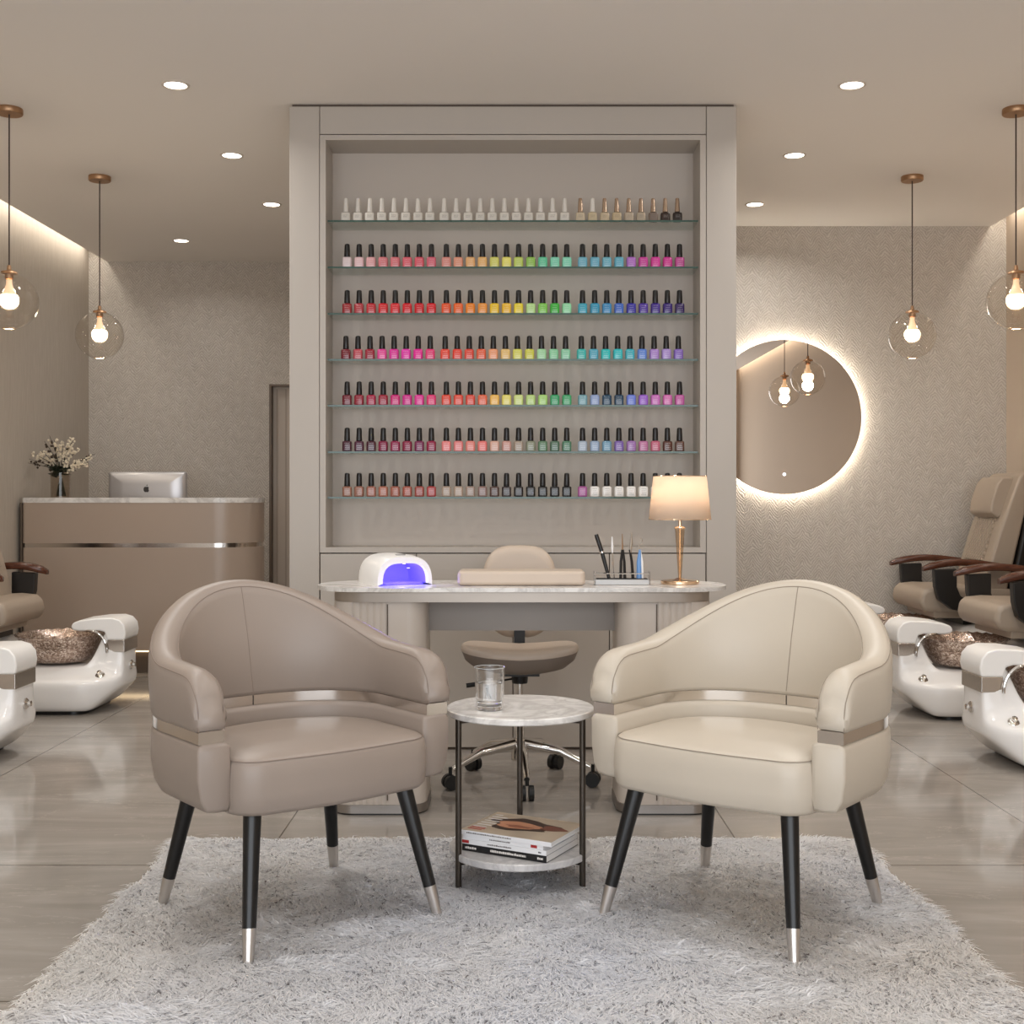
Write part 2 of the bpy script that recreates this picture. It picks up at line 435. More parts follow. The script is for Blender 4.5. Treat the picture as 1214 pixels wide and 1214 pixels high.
for z in shz:
    m = MB().box(-oi+.003, oi-.003, .036, .205, z-.008, z)
    m.mi = [0, 0, 1, 0, 0, 0]
    m.build('glass_shelf', [M_SHELFG, M_EDGE], cab, flat=True)
    s_ = MB()
# ------------------------------------------------------------------ polish bottles
def bottle_meshes(kind):
    body = MB(); 
    w = .0205; hb = .046
    prof = [(.82, 0), (.97, .002), (1, .006), (1, hb-.008), (.93, hb-.002), (.7, hb), (.45, hb+.002)]
    if kind == 'tall': prof = [(.85, 0), (1, .003), (1, .030), (.93, .037), (.45, .041), (.35, .045)]
    rings = []
    for s_, z in prof:
        rings.append([(p[0]*s_, p[1]*s_, z) for p in rrect(-w, w, -w*.85, w*.85, w*.38, 3)])
    body.loft(rings)
    body.cur = 1
    rnd = random.Random(3)
    zz = hb*.78 if kind != 'tall' else .026
    rows = (zz, zz-.009, zz-.018, zz-.026) if kind != 'tall' else (zz, zz-.007)
    for r_, z in enumerate(rows):
        x = -w*.5+rnd.random()*.003
        while x < w*.45:
            l_ = .002+rnd.random()*.004
            body.box(x, min(x+l_, w*.6), -w*.85-.0004, -w*.85+.0002, z-.0012-rnd.random()*.0008, z)
            x += l_+.0012
    bo = body.build('nail_polish_bottle', [M_WHITE, M_INKW], ang=30)
    if kind == 'tall':
        cp = [(.0122, 0), (.0112, .012), (.0096, .04), (.0086, .057), (.007, .0605), (.004, .0615)]
        z0 = .0425
    else:
        cp = [(.0128, 0), (.0132, .002), (.0118, .048), (.0108, .055), (.006, .058)]; z0 = .0475
    co = MB().lathe(cp, n=14).build('cap', M_CAP, bo, loc=(0, 0, z0))
    return bo, co
protoA, capA = bottle_meshes('std'); protoB, capB = bottle_meshes('tall')
Wt = (222, 217, 208)
rows = [
 [Wt]*19+[(205,190,165),(203,187,155),(200,183,155),(195,177,145),(185,170,150),(180,165,145),(125,110,100),(50,35,30),(45,35,32)],
 [(228,210,212),(228,192,195),(222,165,168),(214,125,132),(215,118,126),(222,100,116),(218,88,106),(214,102,120),(222,145,135),(226,155,130),(232,178,118),(232,182,112),(216,216,110),(232,226,110),(196,216,104),(150,200,90),(100,205,160),(130,215,185),(135,220,190),(112,180,202),(108,176,200),(112,180,200),(98,176,200),(175,112,198),(200,66,155),(208,56,150),(205,52,146),(200,80,155)],
 [(160,38,44),(172,52,62),(186,38,50),(208,28,38),(212,40,50),(206,24,38),(200,18,33),(212,26,38),(232,88,46),(236,105,46),(236,135,36),(236,152,60),(240,200,46),(240,190,46),(236,216,60),(185,225,150),(130,205,86),(56,180,60),(150,225,175),(54,165,190),(50,150,185),(56,138,190),(60,102,192),(52,46,158),(75,48,152),(58,32,132),(48,22,110),(46,22,92)],
 [(118,22,38),(186,72,86),(150,22,48),(226,70,152),(216,46,152),(226,58,172),(226,36,150),(226,60,122),(228,72,56),(228,66,52),(222,74,58),(228,100,68),(236,160,118),(228,192,120),(216,216,100),(206,206,78),(160,215,165),(135,205,160),(140,205,170),(60,180,175),(76,165,190),(30,186,186),(46,186,192),(56,170,186),(88,128,206),(165,130,202),(165,140,206),(138,108,196)],
 [(112,18,38),(140,18,44),(160,24,64),(150,14,48),(202,38,120),(206,42,142),(222,48,152),(222,48,116),(222,78,62),(222,78,62),(216,74,58),(226,104,72),(236,186,90),(226,216,110),(206,222,140),(182,212,130),(165,212,120),(48,156,100),(62,162,106),(114,160,172),(140,160,202),(24,64,90),(24,58,84),(104,124,212),(150,94,202),(196,108,186),(206,108,176),(196,94,166)],
 [(68,18,38),(70,14,44),(64,14,34),(124,18,58),(136,18,68),(130,18,58),(114,24,74),(140,24,64),(222,124,124),(222,130,130),(222,130,120),(226,118,114),(208,166,150),(192,146,136),(160,145,130),(130,135,115),(90,125,95),(74,105,84),(74,120,94),(162,176,192),(145,165,192),(108,150,176),(120,94,166),(156,114,176),(182,114,156),(186,94,120),(84,48,38),(94,64,54)],
 [(146,100,80),(150,104,88),(156,100,84),(166,104,84),(156,94,78),(160,84,68),(150,68,58),(166,62,62),(166,146,130),(172,152,136),(156,136,124),(136,110,104),(86,64,58),(56,46,46),(30,26,26),(22,22,22),(20,20,20),(22,22,22),(20,20,20),(166,88,150)]+[(236,233,229)]*8,
]
NAMES = {'white':(222,217,210),'black':(22,22,22),'dark brown':(70,45,38),'pale pink':(228,200,202),'rose pink':(216,120,130),'coral':(226,100,80),'orange':(236,130,50),'peach':(232,175,125),
 'yellow':(236,205,60),'lime':(206,218,100),'mint green':(140,215,175),'green':(80,170,85),'sea green':(60,160,110),'teal':(50,170,185),'light blue':(112,175,202),'blue':(60,115,190),'navy':(24,60,88),
 'deep violet':(55,35,130),'lilac':(160,120,200),'magenta':(205,50,150),'hot pink':(225,60,130),'red':(205,30,42),'wine red':(130,20,50),'dark plum':(68,16,40),'beige':(195,178,150),'taupe':(160,145,130),
 'bronze brown':(152,98,80),'sage green':(90,115,92),'pale blue':(155,170,192),'brick red':(160,70,62),'mauve':(180,105,155),'grey brown':(130,112,102)}
def cname(c): return min(NAMES, key=lambda k: sum((a-b)**2 for a, b in zip(NAMES[k], c)))
ORD = 'first second third fourth fifth sixth seventh eighth ninth tenth eleventh'.split()
M_CAPW = mat('white_cap', (226, 221, 213), .35); M_CAPG = mat('champagne_cap', (196, 172, 150), .25, .8)
used = set()
for r in range(7):
    offs = [411.6, 411.6+117.7, 411.6+257.6+0.0]
    xs = [411.6+14.27*k for k in range(8)]+[529.2+14.27*k for k in range(11)]+[690.6+14.37*k for k in range(9)]
    if r == 0: xs = [x-1.6 for x in xs[:8]]+[x-2.6 for x in xs[8:19]]+[x-2.6 for x in xs[19:]]
    if r == 3: xs = [x-1.4 for x in xs]
    for k, px in enumerate(xs):
        c = rows[r][k]
        pr = protoB if r == 0 else protoA
        if pr not in used: b = pr; used.add(pr)
        else: b = copy_tree(pr)
        yy = 5.402+random.uniform(-.002, .002)
        b.location = ((px-CX)*yy/F_PX, yy, shz[r]); b.rotation_euler = (0, 0, random.uniform(-.06, .06))
        key = 'polish_%02x%02x%02x' % c
        pm = mat(key, c, .22, 0, Coat_Weight=.4)
        dark = (r == 6 and k > 19) or (r == 0 and k < 26)
        b.material_slots[0].link = 'OBJECT'; b.material_slots[0].material = pm
        b.material_slots[1].link = 'OBJECT'
        lum = sum(c)/3
        ink = M_INKD if dark else mat('ink_'+key, tuple(int(x+(235-x)*.55) for x in c), .4)
        b.material_slots[1].material = ink
        cap = b.children[0]
        if r == 0:
            cap.material_slots[0].link = 'OBJECT'
            cap.material_slots[0].material = M_CAPW if (k < 19 or k == 20) else M_CAPG
        grp = 0 if k < 8 else (1 if k < 19 else 2); kk = k-(0, 8, 19)[grp]
        capn = 'black' if r else ('white' if (k < 19 or k == 20) else 'metallic')
        sh = ('top shelf' if r == 0 else 'bottom shelf' if r == 6 else ORD[r]+' shelf down')
        tag(b, '%s nail polish, %s cap, %s in the %s cluster on the %s' % (cname(c), capn, ORD[kk], ('left', 'middle', 'right')[grp], sh), 'nail polish', 'polish bottles on the '+sh)

# ------------------------------------------------------------------ round backlit mirror
mc = (1.713, YR, 1.607); R = .486
mr = tag(empty('round_mirror', mc), 'large round frameless mirror with glowing halo on the herringbone wall', 'mirror')
def disc_y(r, y, n=96): return [(r*math.cos(2*PI*k/n), y, r*math.sin(2*PI*k/n)) for k in range(n)]
MB().loft([disc_y(R, -.040), disc_y(R, -.046)]).build('mirror_glass', M_MIRROR, mr, ang=30)
MB().loft([disc_y(R-.03, 0), disc_y(R-.03, -.010), disc_y(R-.03, -.040)]).build('back_box', M_WPLASTIC, mr)
MB().loft([disc_y(R-.0295, -.006), disc_y(R-.0255, -.006), disc_y(R-.0255, -.034), disc_y(R-.0295, -.034)], caps=False).build('led_strip', M_HALO, mr)
MB().loft([[(p[0], -.0465, p[2]-.36) for p in disc_y(.011, 0, 20)], [(p[0], -.047, p[2]-.36) for p in disc_y(.011, 0, 20)]]).build('touch_switch', M_TOUCH, mr)

# ------------------------------------------------------------------ reception desk
rd = tag(empty('reception_desk', (-2.33, 7.6, 0)), 'taupe reception desk with metal band, marble top and rounded right end', 'reception desk')
x0, x1 = -.715, .73
def desk_fp(i=0, dpt=.32, r=.26): return rrect(x0+i, x1-i, 0+i, dpt-i, .02, 10, (.02, .02, .02, r-i))
MB().prism(desk_fp(.08), 0, .15).build('plinth', M_GROOVE, rd)
MB().prism(desk_fp(.0), .15, .79).build('lower_body', M_DESKB, rd, ang=30)
MB().prism(desk_fp(.004), .79, .817).build('metal_band', M_SATIN, rd, ang=30)
MB().prism(desk_fp(.0), .817, 1.068).build('upper_body', M_DESKB, rd, ang=30)
MB().prism(rrect(x0-.003, x1+.003, -.003, .325, .02, 10, (.02, .02, .02, .263)), 1.068, 1.1).build('marble_top', M_MARB, rd, ang=30)
MB().box(x0+.01, x1-.30, .325, .85, .72, .75).build('work_surface', M_PED, rd)
MB().box(x1-.33, x1-.30, .325, .85, 0, .72).box(x0+.01, x0+.04, .325, .85, 0, .72).build('end_panel', M_DESKB, rd)
MB().box(x0+.1, x1-.27, .05, .07, .135, .149).build('toe_light', M_TOE, rd)
MB().prism(rrect(x0-.012, x0-.001, .0, .32, .003, 2), 0.15, 1.066).build('end_gap_shade', M_GROOVE, rd)  # solid dark strip added for the shaded gap between desk and wall

# monitor seen from the back
mo = tag(empty('desktop_computer', (-2.43, 8.16, .75)), 'silver desktop computer seen from behind on the reception desk', 'computer')
mp = [(p[0], p[1]) for p in rrect(-.26, .26, .15, .522, .012, 4)]
MB().loft([[(a, .02, b) for a, b in mp], [(a, .0, b) for a, b in mp], [(a*.9, -.022, .336+(b-.336)*.88) for a, b in mp], [(a*.6, -.030, .336+(b-.336)*.6) for a, b in mp]]).build('screen_housing', M_ALU, mo, ang=60)
MB().prism([(-.09, .0), (.09, .0), (.10, .012), (-.10, .012)], 0, .004, 'z').box(-.1, .1, -.09, .11, 0, .008).box(-.06, .06, -.07, -.062, .008, .28).build('stand', M_ALU, mo)
# bitten apple emblem
pts = []
for k in range(40):
    a = 2*PI*k/40; r_ = 1+.10*math.cos(2*a)*.3
    x = math.cos(a)*.95; z = math.sin(a)*1.0
    if z > 0: z -= .22*math.exp(-(x/.28)**2)
    else: z += .16*math.exp(-(x/.22)**2)
    d_ = math.hypot(x-1.12, z-.12)
    if d_ < .5:
        x = 1.12+(x-1.12)/d_*.5; z = .12+(z-.12)/d_*.5
    pts.append((x, z))
s_ = .0205; zc_ = .405
lg = MB().loft([[(x*s_, -.0315, zc_+z*s_) for x, z in pts], [(x*s_, -.029, zc_+z*s_) for x, z in pts]])
lf = [(.0, 1.0), (.05, 1.35), (.35, 1.65), (.4, 1.3)]
lg.loft([[(x*s_, -.0315, zc_+z*s_) for x, z in lf], [(x*s_, -.029, zc_+z*s_) for x, z in lf]])
lg.build('apple_emblem', M_LOGO, mo, loc=(.0, -.0, 0))

# vase with flowers
vs = tag(empty('glass_vase', (-2.863, 7.76, 1.1)), 'smoked glass cylinder vase standing on the reception desk', 'vase')
MB().lathe([(.001, .004), (.058, .004), (.060, .16), (.062, .16), (.062, .0), (.001, 0)], n=28, caps=False).build('glass', M_SMOKE, vs)
fl = tag(empty('flower_arrangement', (-2.863, 7.76, 1.1)), 'cream blossom sprays with dark leaves in the smoked vase', 'flowers')
st, bl, lv, bd = MB(), MB(), MB(), MB()
rnd = random.Random(11)
def blob(m, c, r, n=6):
    m.lathe([(.001, -r), (r*.8, -r*.6), (r, 0), (r*.8, r*.6), (.001, r)], c, n, False)
def leafq(m, c, d, l, w_):
    c = Vector(c); d = Vector(d).normalized(); s = d.cross(Vector((rnd.uniform(-1, 1), rnd.uniform(-1, 1), rnd.uniform(-.3, 1)))).normalized()
    n = d.cross(s)*.004
    m.loft([[c+n, c-n], [c+d*l*.35+s*w_+n, c+d*l*.35+s*w_-n]], caps=False, closed=False)
    m.add([c, c+d*l*.4+s*w_, c+d*l, c+d*l*.4-s*w_, c+d*l*.4+n*2], [(0, 1, 4), (1, 2, 4), (2, 3, 4), (3, 0, 4)])
for k in range(15):
    a = rnd.uniform(0, 2*PI); bx = .03*math.cos(a); by = .03*math.sin(a)
    ang = -1.35+2.7*k/14
    tx = .215*math.sin(ang)*rnd.uniform(.8, 1.12); tz = .17+.215*math.cos(ang)*rnd.uniform(.75, 1.1); ty = rnd.uniform(-.09, .09)
    P = [(-bx, -by, .01), (0, 0, .15), (tx*.45, ty*.5, .17+(tz-.17)*.55), (tx, ty, tz)]
    st.tube(P, [.003, .0028, .002, .0012], 5)
    dark = k in (0, 1, 4, 6, 8, 12)
    for q in range(11 if not dark else 9):
        f = .35+.65*q/10
        bxp = Vector(P[1]).lerp(Vector(P[2]), min(1, f*2)) if f < .5 else Vector(P[2]).lerp(Vector(P[3]), (f-.5)*2)
        off = Vector((rnd.uniform(-1, 1), rnd.uniform(-1, 1), rnd.uniform(-1, 1)))*.016
        if dark: blob(bd, bxp+off, rnd.uniform(.006, .010))
        else:
            for _ in range(3): blob(bl, bxp+off+Vector((rnd.uniform(-1, 1), rnd.uniform(-1, 1), rnd.uniform(-1, 1)))*.014, rnd.uniform(.005, .009), 5)
for k in range(34):
    a = rnd.uniform(0, 2*PI)
    leafq(lv, (rnd.uniform(-.03, .03), rnd.uniform(-.03, .03), rnd.uniform(.14, .19)), (math.cos(a), math.sin(a), rnd.uniform(-.2, .7)), rnd.uniform(.05, .09), .02)
st.build('stems', M_GREEN, fl); bl.build('blossoms', M_BLOOM, fl)['kind'] = 'stuff'
lv.build('leaves', M_GREEN, fl)['kind'] = 'stuff'; bd.build('buds', M_BUD, fl)['kind'] = 'stuff'

# ------------------------------------------------------------------ manicure desk
MX = .035
md = tag(empty('manicure_desk', (MX, 4.2, 0)), 'white marble-topped manicure desk on two fluted rounded pedestals', 'desk')
def stadium(hx, y0, y1, n=16, r=None):
    r = r or (y1-y0)/2; return rrect(-hx, hx, y0, y1, r, n)
MB().prism(stadium(.727, 0, .39, 14, .17), .7755, .79).build('marble_top', M_MARB, md, ang=30)
MB().prism(stadium(.665, .03, .37, 14, .12), .738, .7755).build('top_frame', M_FRAME, md, ang=30)
MB().box(-.345, .345, .22, .26, .62, .738).build('apron', M_APRON, md)
for sx in (-1, 1):
    # footprint with flutes on outer front, plain door on inner side
    xo, xi = .66, .335
    fp = rrect(xi, xo, .04, .36, .07, 8)
    out = []
    for k, p in enumerate(fp):
        q = fp[(k+1) % len(fp)]; out.append(p)
        if abs(p[1]-.04) < 1e-6 and abs(q[1]-.04) < 1e-6 and abs(q[0]-p[0]) > .05:
            xa = xi+.135
            for i in range(81):
                x = max(p[0], xa)+(q[0]-max(p[0], xa))*i/80 if p[0] < q[0] else None
                if x is None: continue
                out.append((x, .04+.0035-.0035*abs(math.sin((x-xa)*PI/.0235))))
    pts_ = [(sx*a, b) for a, b in out]
    MB().prism(pts_, .035, .738).build('pedestal', M_PED, md, ang=50)
    MB().box(*sorted((sx*(xi+.130), sx*(xi+.1335))), .038, .05, .05, .73).build('door_gap', M_GROOVE, md)
    pl = [(sx*a, b) for a, b in rrect(xi-.004, xo+.004, .034, .364, .074, 8)]
    MB().prism(pl, .006, .035).build('chrome_plinth', mat('plinth_metal', (158, 152, 147), .3, .9), md, ang=30)
    pl = [(sx*a, b) for a, b in rrect(xi+.004, xo-.004, .042, .356, .07, 8)]
    MB().prism(pl, 0, .006).build('plinth_foot', M_BLACK, md)

DT = .79
# UV nail lamp
nl = tag(empty('nail_lamp', (-.408, 4.39, DT), math.radians(26)), 'white domed nail curing lamp glowing violet on the manicure desk', 'nail lamp')
def arch(hw_, h_, n=20, e=.62, z0=0):
    o = []
    for k in range(n+1):
        a = PI*k/n; c_, s2 = math.cos(a), math.sin(a)
        o.append((hw_*math.copysign(abs(c_)**e, c_), z0+h_*abs(s2)**.75))
    return o
outer = lambda y, s=1, hs=1: [(a*s, y, b*hs) for a, b in arch(.104, .108)]
inner = lambda y, s=1: [(a*s, y, .006+b) for a, b in arch(.083, .072, e=.6)]
m = MB()
rings = [outer(.17, .8, .8), outer(.155, .93, .94), outer(.12, 1.0, 1), outer(-.0, 1.04, .99), outer(-.055, 1.02, .95), outer(-.068, .99, .92), inner(-.070, 1.05), inner(-.066), inner(.09, .9)]
m.loft(rings, caps=False, closed=False)
m.add(rings[0], [tuple(range(len(rings[0])))]); m.add(rings[-1], [tuple(range(len(rings[-1])))])
m.build('housing', M_WPLASTIC, nl, ang=50)
m = MB().loft([[(a*.985, y, .006+(b-.006)*.985) for a, y, b in inner(yy, s)] for yy, s in ((-.058, 1), (.088, .9))], caps=False, closed=False)
r2 = [(a*.985, y, b) for a, y, b in inner(.087, .9)]; m.add(r2, [tuple(range(len(r2)))])
m.build('uv_chamber', M_UV, nl, ang=50)
MB().prism(rrect(-.078, .078, -.06, .085, .02), .002, .008).build('tray', mat('uv_tray', (120, 105, 235), .2, 0, Emission_Color=lin((110, 95, 255)), Emission_Strength=.5), nl)
m = MB()
for a, b, c in ((-.03, .02, .072), (.0, .02, .076), (.03, .02, .072), (.05, .03, .056)): m.lathe([(.0, -.002), (.006, -.002), (.006, 0)], (a, b, c), 10)
m.build('led_beads', M_UV2, nl)
MB().prism(rrect(-.018, .018, -.03, -.012, .006), .1035, .1075).build('display', M_GREYP, nl)
l = D.lights.new('uv_glow', 'POINT'); l.energy = .7; l.color = (.45, .38, 1); l.shadow_soft_size = .02
lo = D.objects.new('uv_glow', l); COL.objects.link(lo); lo.location = (-.39, 4.34, DT+.045)

# arm cushion
MB_c = MB().prism(rrect(-.225, .225, -.075, .075, .02), 0, .052)
ac = MB_c.build('arm_rest_cushion', M_STOOL, loc=(.033, 4.37, DT+.0005), bevel=.014, seg=4)
tag(ac, 'long beige leather hand rest cushion on the manicure desk', 'cushion')

# table lamp
tlx, tly = .604, 4.4
tl_ = tag(empty('table_lamp', (tlx, tly, DT)), 'lit table lamp with cream shade and golden crystal stem', 'lamp')
MB().lathe([(.0, 0), (.066, 0), (.069, .003), (.069, .010), (.066, .013), (.02, .017), (.012, .022), (0, .022)], n=40, caps=False).build('base', M_GOLD, tl_)
MB().lathe([(.006, .022), (.0065, .03), (.0175, .197), (.016, .200)], n=8).build('crystal_stem', M_AMBER, tl_, flat=True)
MB().lathe([(.0035, .022), (.0035, .2)], n=10).build('inner_rod', M_GOLD, tl_)
MB().lathe([(.0, .198), (.020, .198), (.021, .201), (.018, .205), (.006, .208), (.0055, .25), (.010, .252), (.010, .29), (0, .29)], n=24, caps=False).build('collar', M_GOLD, tl_)
sh = MB().lathe([(.1115, .232), (.0955, .387)], n=64, caps=False).build('lamp_shade', M_SHADE, tl_)
md_ = sh.modifiers.new('thick', 'SOLIDIFY'); md_.thickness = .0015
ring = lambda rr, z: [(rr*math.cos(2*PI*k/48), rr*math.sin(2*PI*k/48), z) for k in range(49)]
MB().tube(ring(.1115, .232), .0016, 6).tube(ring(.0955, .387), .0014, 6).build('shade_trim', M_GOLD, sh)
MB().lathe([(.0, .345), (.012, .340), (.019, .325), (.016, .305), (.009, .29)], n=16, caps=False).build('bulb', emis('lamp_bulb', (255, 232, 204), 5), tl_)
l = D.lights.new('table_lamp_glow', 'POINT'); l.energy = 1.5; l.color = (1, .90, .79); l.shadow_soft_size = .03
lo = D.objects.new('table_lamp_glow', l); COL.objects.link(lo); lo.location = (tlx, tly, DT+.315+.045)

# tool holder and tools
hx, hy = (737-CX)*4.36/F_PX, 4.36
th = tag(empty('tool_holder', (hx, hy, DT)), 'silver and clear acrylic rack holding nail tools on the desk', 'tool holder')
MB().box(-.096, .096, -.03, .03, 0, .020).build('tray', M_TRAY, th, bevel=.002, seg=2)
MB().box(-.099, -.0965, -.032, .032, 0, .048).box(.0965, .099, -.032, .032, 0, .048).build('side_plates', M_ACR, th, flat=True)
MB().tube([(-.097, -.018, .040), (.097, -.018, .040)], .002, 8).tube([(-.097, .020, .040), (.097, .020, .040)], .002, 8).build('rails', M_CHROME, th)
MB().box(-.09, .09, -.022, .022, .0202, .0225).build('black_mat', M_RUBBER, th)
tz = DT+.0228
def tool(name, px, label, cat='nail tool'):
    return tag(empty(name, ((px-CX)*4.36/F_PX, 4.36, tz)), label, cat)
o = tool('brush_pen', 722, 'thick black pen brush leaning left in the tool rack', 'brush')
MB().tube([(0, 0, .0), (-.0245, .0, .09)], [.006, .0075], 12).build('barrel', M_CAP, o)
MB().tube([(-.0245, .0, .09), (-.0262, .0, .096)], .0078, 12).build('metal_band', M_CHROME, o)
MB().tube([(-.0262, .0, .096), (-.046, .0, .156)], [.0078, .0075], 12).build('cap', M_CAP, o)
o = tool('cuticle_pusher', 727, 'thin silver pusher with white tip in the tool rack')
MB().tube([(.004, .012, .0), (-.002, .012, .09)], .0022, 8).build('shaft', M_CHROME, o)
MB().tube([(-.002, .012, .09), (-.0025, .012, .11), (-.003, .012, .148)], [.0022, .0042, .002], 8).build('tip', M_WHITE, o)
o = tool('tweezers', 738, 'black handled tweezers with copper point, left of pair')
MB().tube([(-.007, -.004, .0), (-.006, -.004, .06), (-.001, -.004, .102)], [.0055, .005, .004], 8).tube([(.008, -.004, .0), (.006, -.004, .06), (.001, -.004, .102)], [.0055, .005, .004], 8).build('handles', M_CAP, o)
MB().tube([(0, -.004, .1), (-.001, -.004, .158)], [.003, .0013], 8).build('point', M_BRASS, o)
o = tool('nail_nipper', 748, 'black handled nipper with silver blade in the tool rack')
MB().tube([(.007, .0, .0), (.003, 0, .06), (-.004, 0, .102)], [.0055, .005, .004], 8).build('handles', M_CAP, o)
MB().tube([(-.002, 0, .09), (.001, 0, .125), (.002, 0, .165)], [.004, .006, .001], 8).build('blade', M_CHROME, o)
o = tool('cuticle_cutter', 759, 'blue handled cuticle cutter, rightmost in the tool rack')
MB().tube([(-.004, 0, .0), (-.005, 0, .06), (-.001, 0, .102)], [.010, .008, .004], 10).build('handle', M_BLUE, o)
MB().tube([(.007, .004, .0), (.006, .004, .06), (.001, .004, .098)], [.006, .005, .003], 8).build('second_handle', M_WHITE, o)
MB().tube([(-.002, 0, .1), (-.003, 0, .122), (.006, 0, .128), (.008, 0, .138), (.001, 0, .142)], .0018, 8).build('jaw', M_CHROME, o)

# ------------------------------------------------------------------ technician stool
ts = tag(empty('rolling_stool', (.03, 4.72, 0)), 'beige rolling technician stool with low back behind the manicure desk', 'stool')
hubz = .14
for k in range(5):
    a = math.radians(-85+72*k); c, s = math.cos(a), math.sin(a)
    lg = MB().tube([(.02*c, .02*s, hubz+.012), (.16*c, .16*s, hubz-.01), (.275*c, .275*s, .075)], [.02, .016, .011], 10).build('base_leg', M_CHROME, ts)
    cs = MB().tube([(.285*c, .285*s, .085), (.285*c, .285*s, .055)], .007, 8)
    px_, py_ = -s, c
    for q in (-1, 1):
        cs.tube([(.285*c+q*.006*px_, .285*s+q*.006*py_, .0285), (.285*c+q*.024*px_, .285*s+q*.024*py_, .0285)], .028, 18)
    cs.build('caster', M_RUBBER, ts)
MB().lathe([(.0, .09), (.032, .09), (.034, .1), (.034, .155), (.02, .17), (0, .17)], n=20, caps=False).build('hub', M_CHROME, ts)
MB().lathe([(.0185, .165), (.0185, .30), (.013, .305), (.013, .42)], n=16).build('gas_column', M_CHROME, ts)
MB().box(-.075, .075, -.06, .06, .418, .436).lathe([(.03, .385), (.034, .42)], n=16).tube([(.0, 0, .405), (-.16, -.03, .385)], .004, 6).tube([(-.15, -.028, .386), (-.205, -.035, .380)], .009, 8).build('lift_mechanism', M_BLACK, ts)
def sup(hx_, y0_, y1_, n=36):
    cy = (y0_+y1_)/2; hy_ = (y1_-y0_)/2; o = []
    for k in range(n):
        a = 2*PI*k/n; c_, s_2 = math.cos(a), math.sin(a)
        o.append((hx_*math.copysign(abs(c_)**.55, c_), cy+hy_*math.copysign(abs(s_2)**.7, s_2)))
    return o
def sad(x): return .020*(abs(x)/.21)**1.6      # saddle rise to the sides
def seat_layer(sc, z): return [(x*sc, y*sc, z+(sad(x*sc))) for x, y in sup(.226, -.19, .17)]
MB().loft([seat_layer(.60, .432), seat_layer(.78, .440), seat_layer(.93, .463), seat_layer(.99, .495)]).build('seat_shell', M_STOOLD, ts, ang=60)
MB().loft([seat_layer(.99, .495), seat_layer(1.0, .503), seat_layer(.985, .513), seat_layer(.93, .519), seat_layer(.7, .521), seat_layer(.3, .520)]).build('seat', M_STOOL, ts, ang=60)
MB().box(-.022, .022, .19, .202, .428, .60).box(-.022, .022, .02, .202, .424, .432).build('back_bracket', M_BLACK, ts)
bp = []
for k in range(40):
    a = 2*PI*k/40; c_, s_2 = math.cos(a), math.sin(a)
    x = .158*math.copysign(abs(c_)**.6, c_); z = .720+.187*math.copysign(abs(s_2)**.55, s_2)
    x *= 1-.12*(z-.72)/.187 if z > .72 else 1-.30*((.72-z)/.187)**2
    bp.append((x, z))
def bl_(y, s): return [(x*s, .215+y+.03*(1-(x/.158)**2), .72+(z-.72)*s) for x, z in bp]
MB().loft([bl_(-.028, .8), bl_(-.024, .93), bl_(-.008, 1), bl_(.01, 1), bl_(.022, .95), bl_(.025, .8)]).build('backrest', M_STOOL, ts, ang=60)

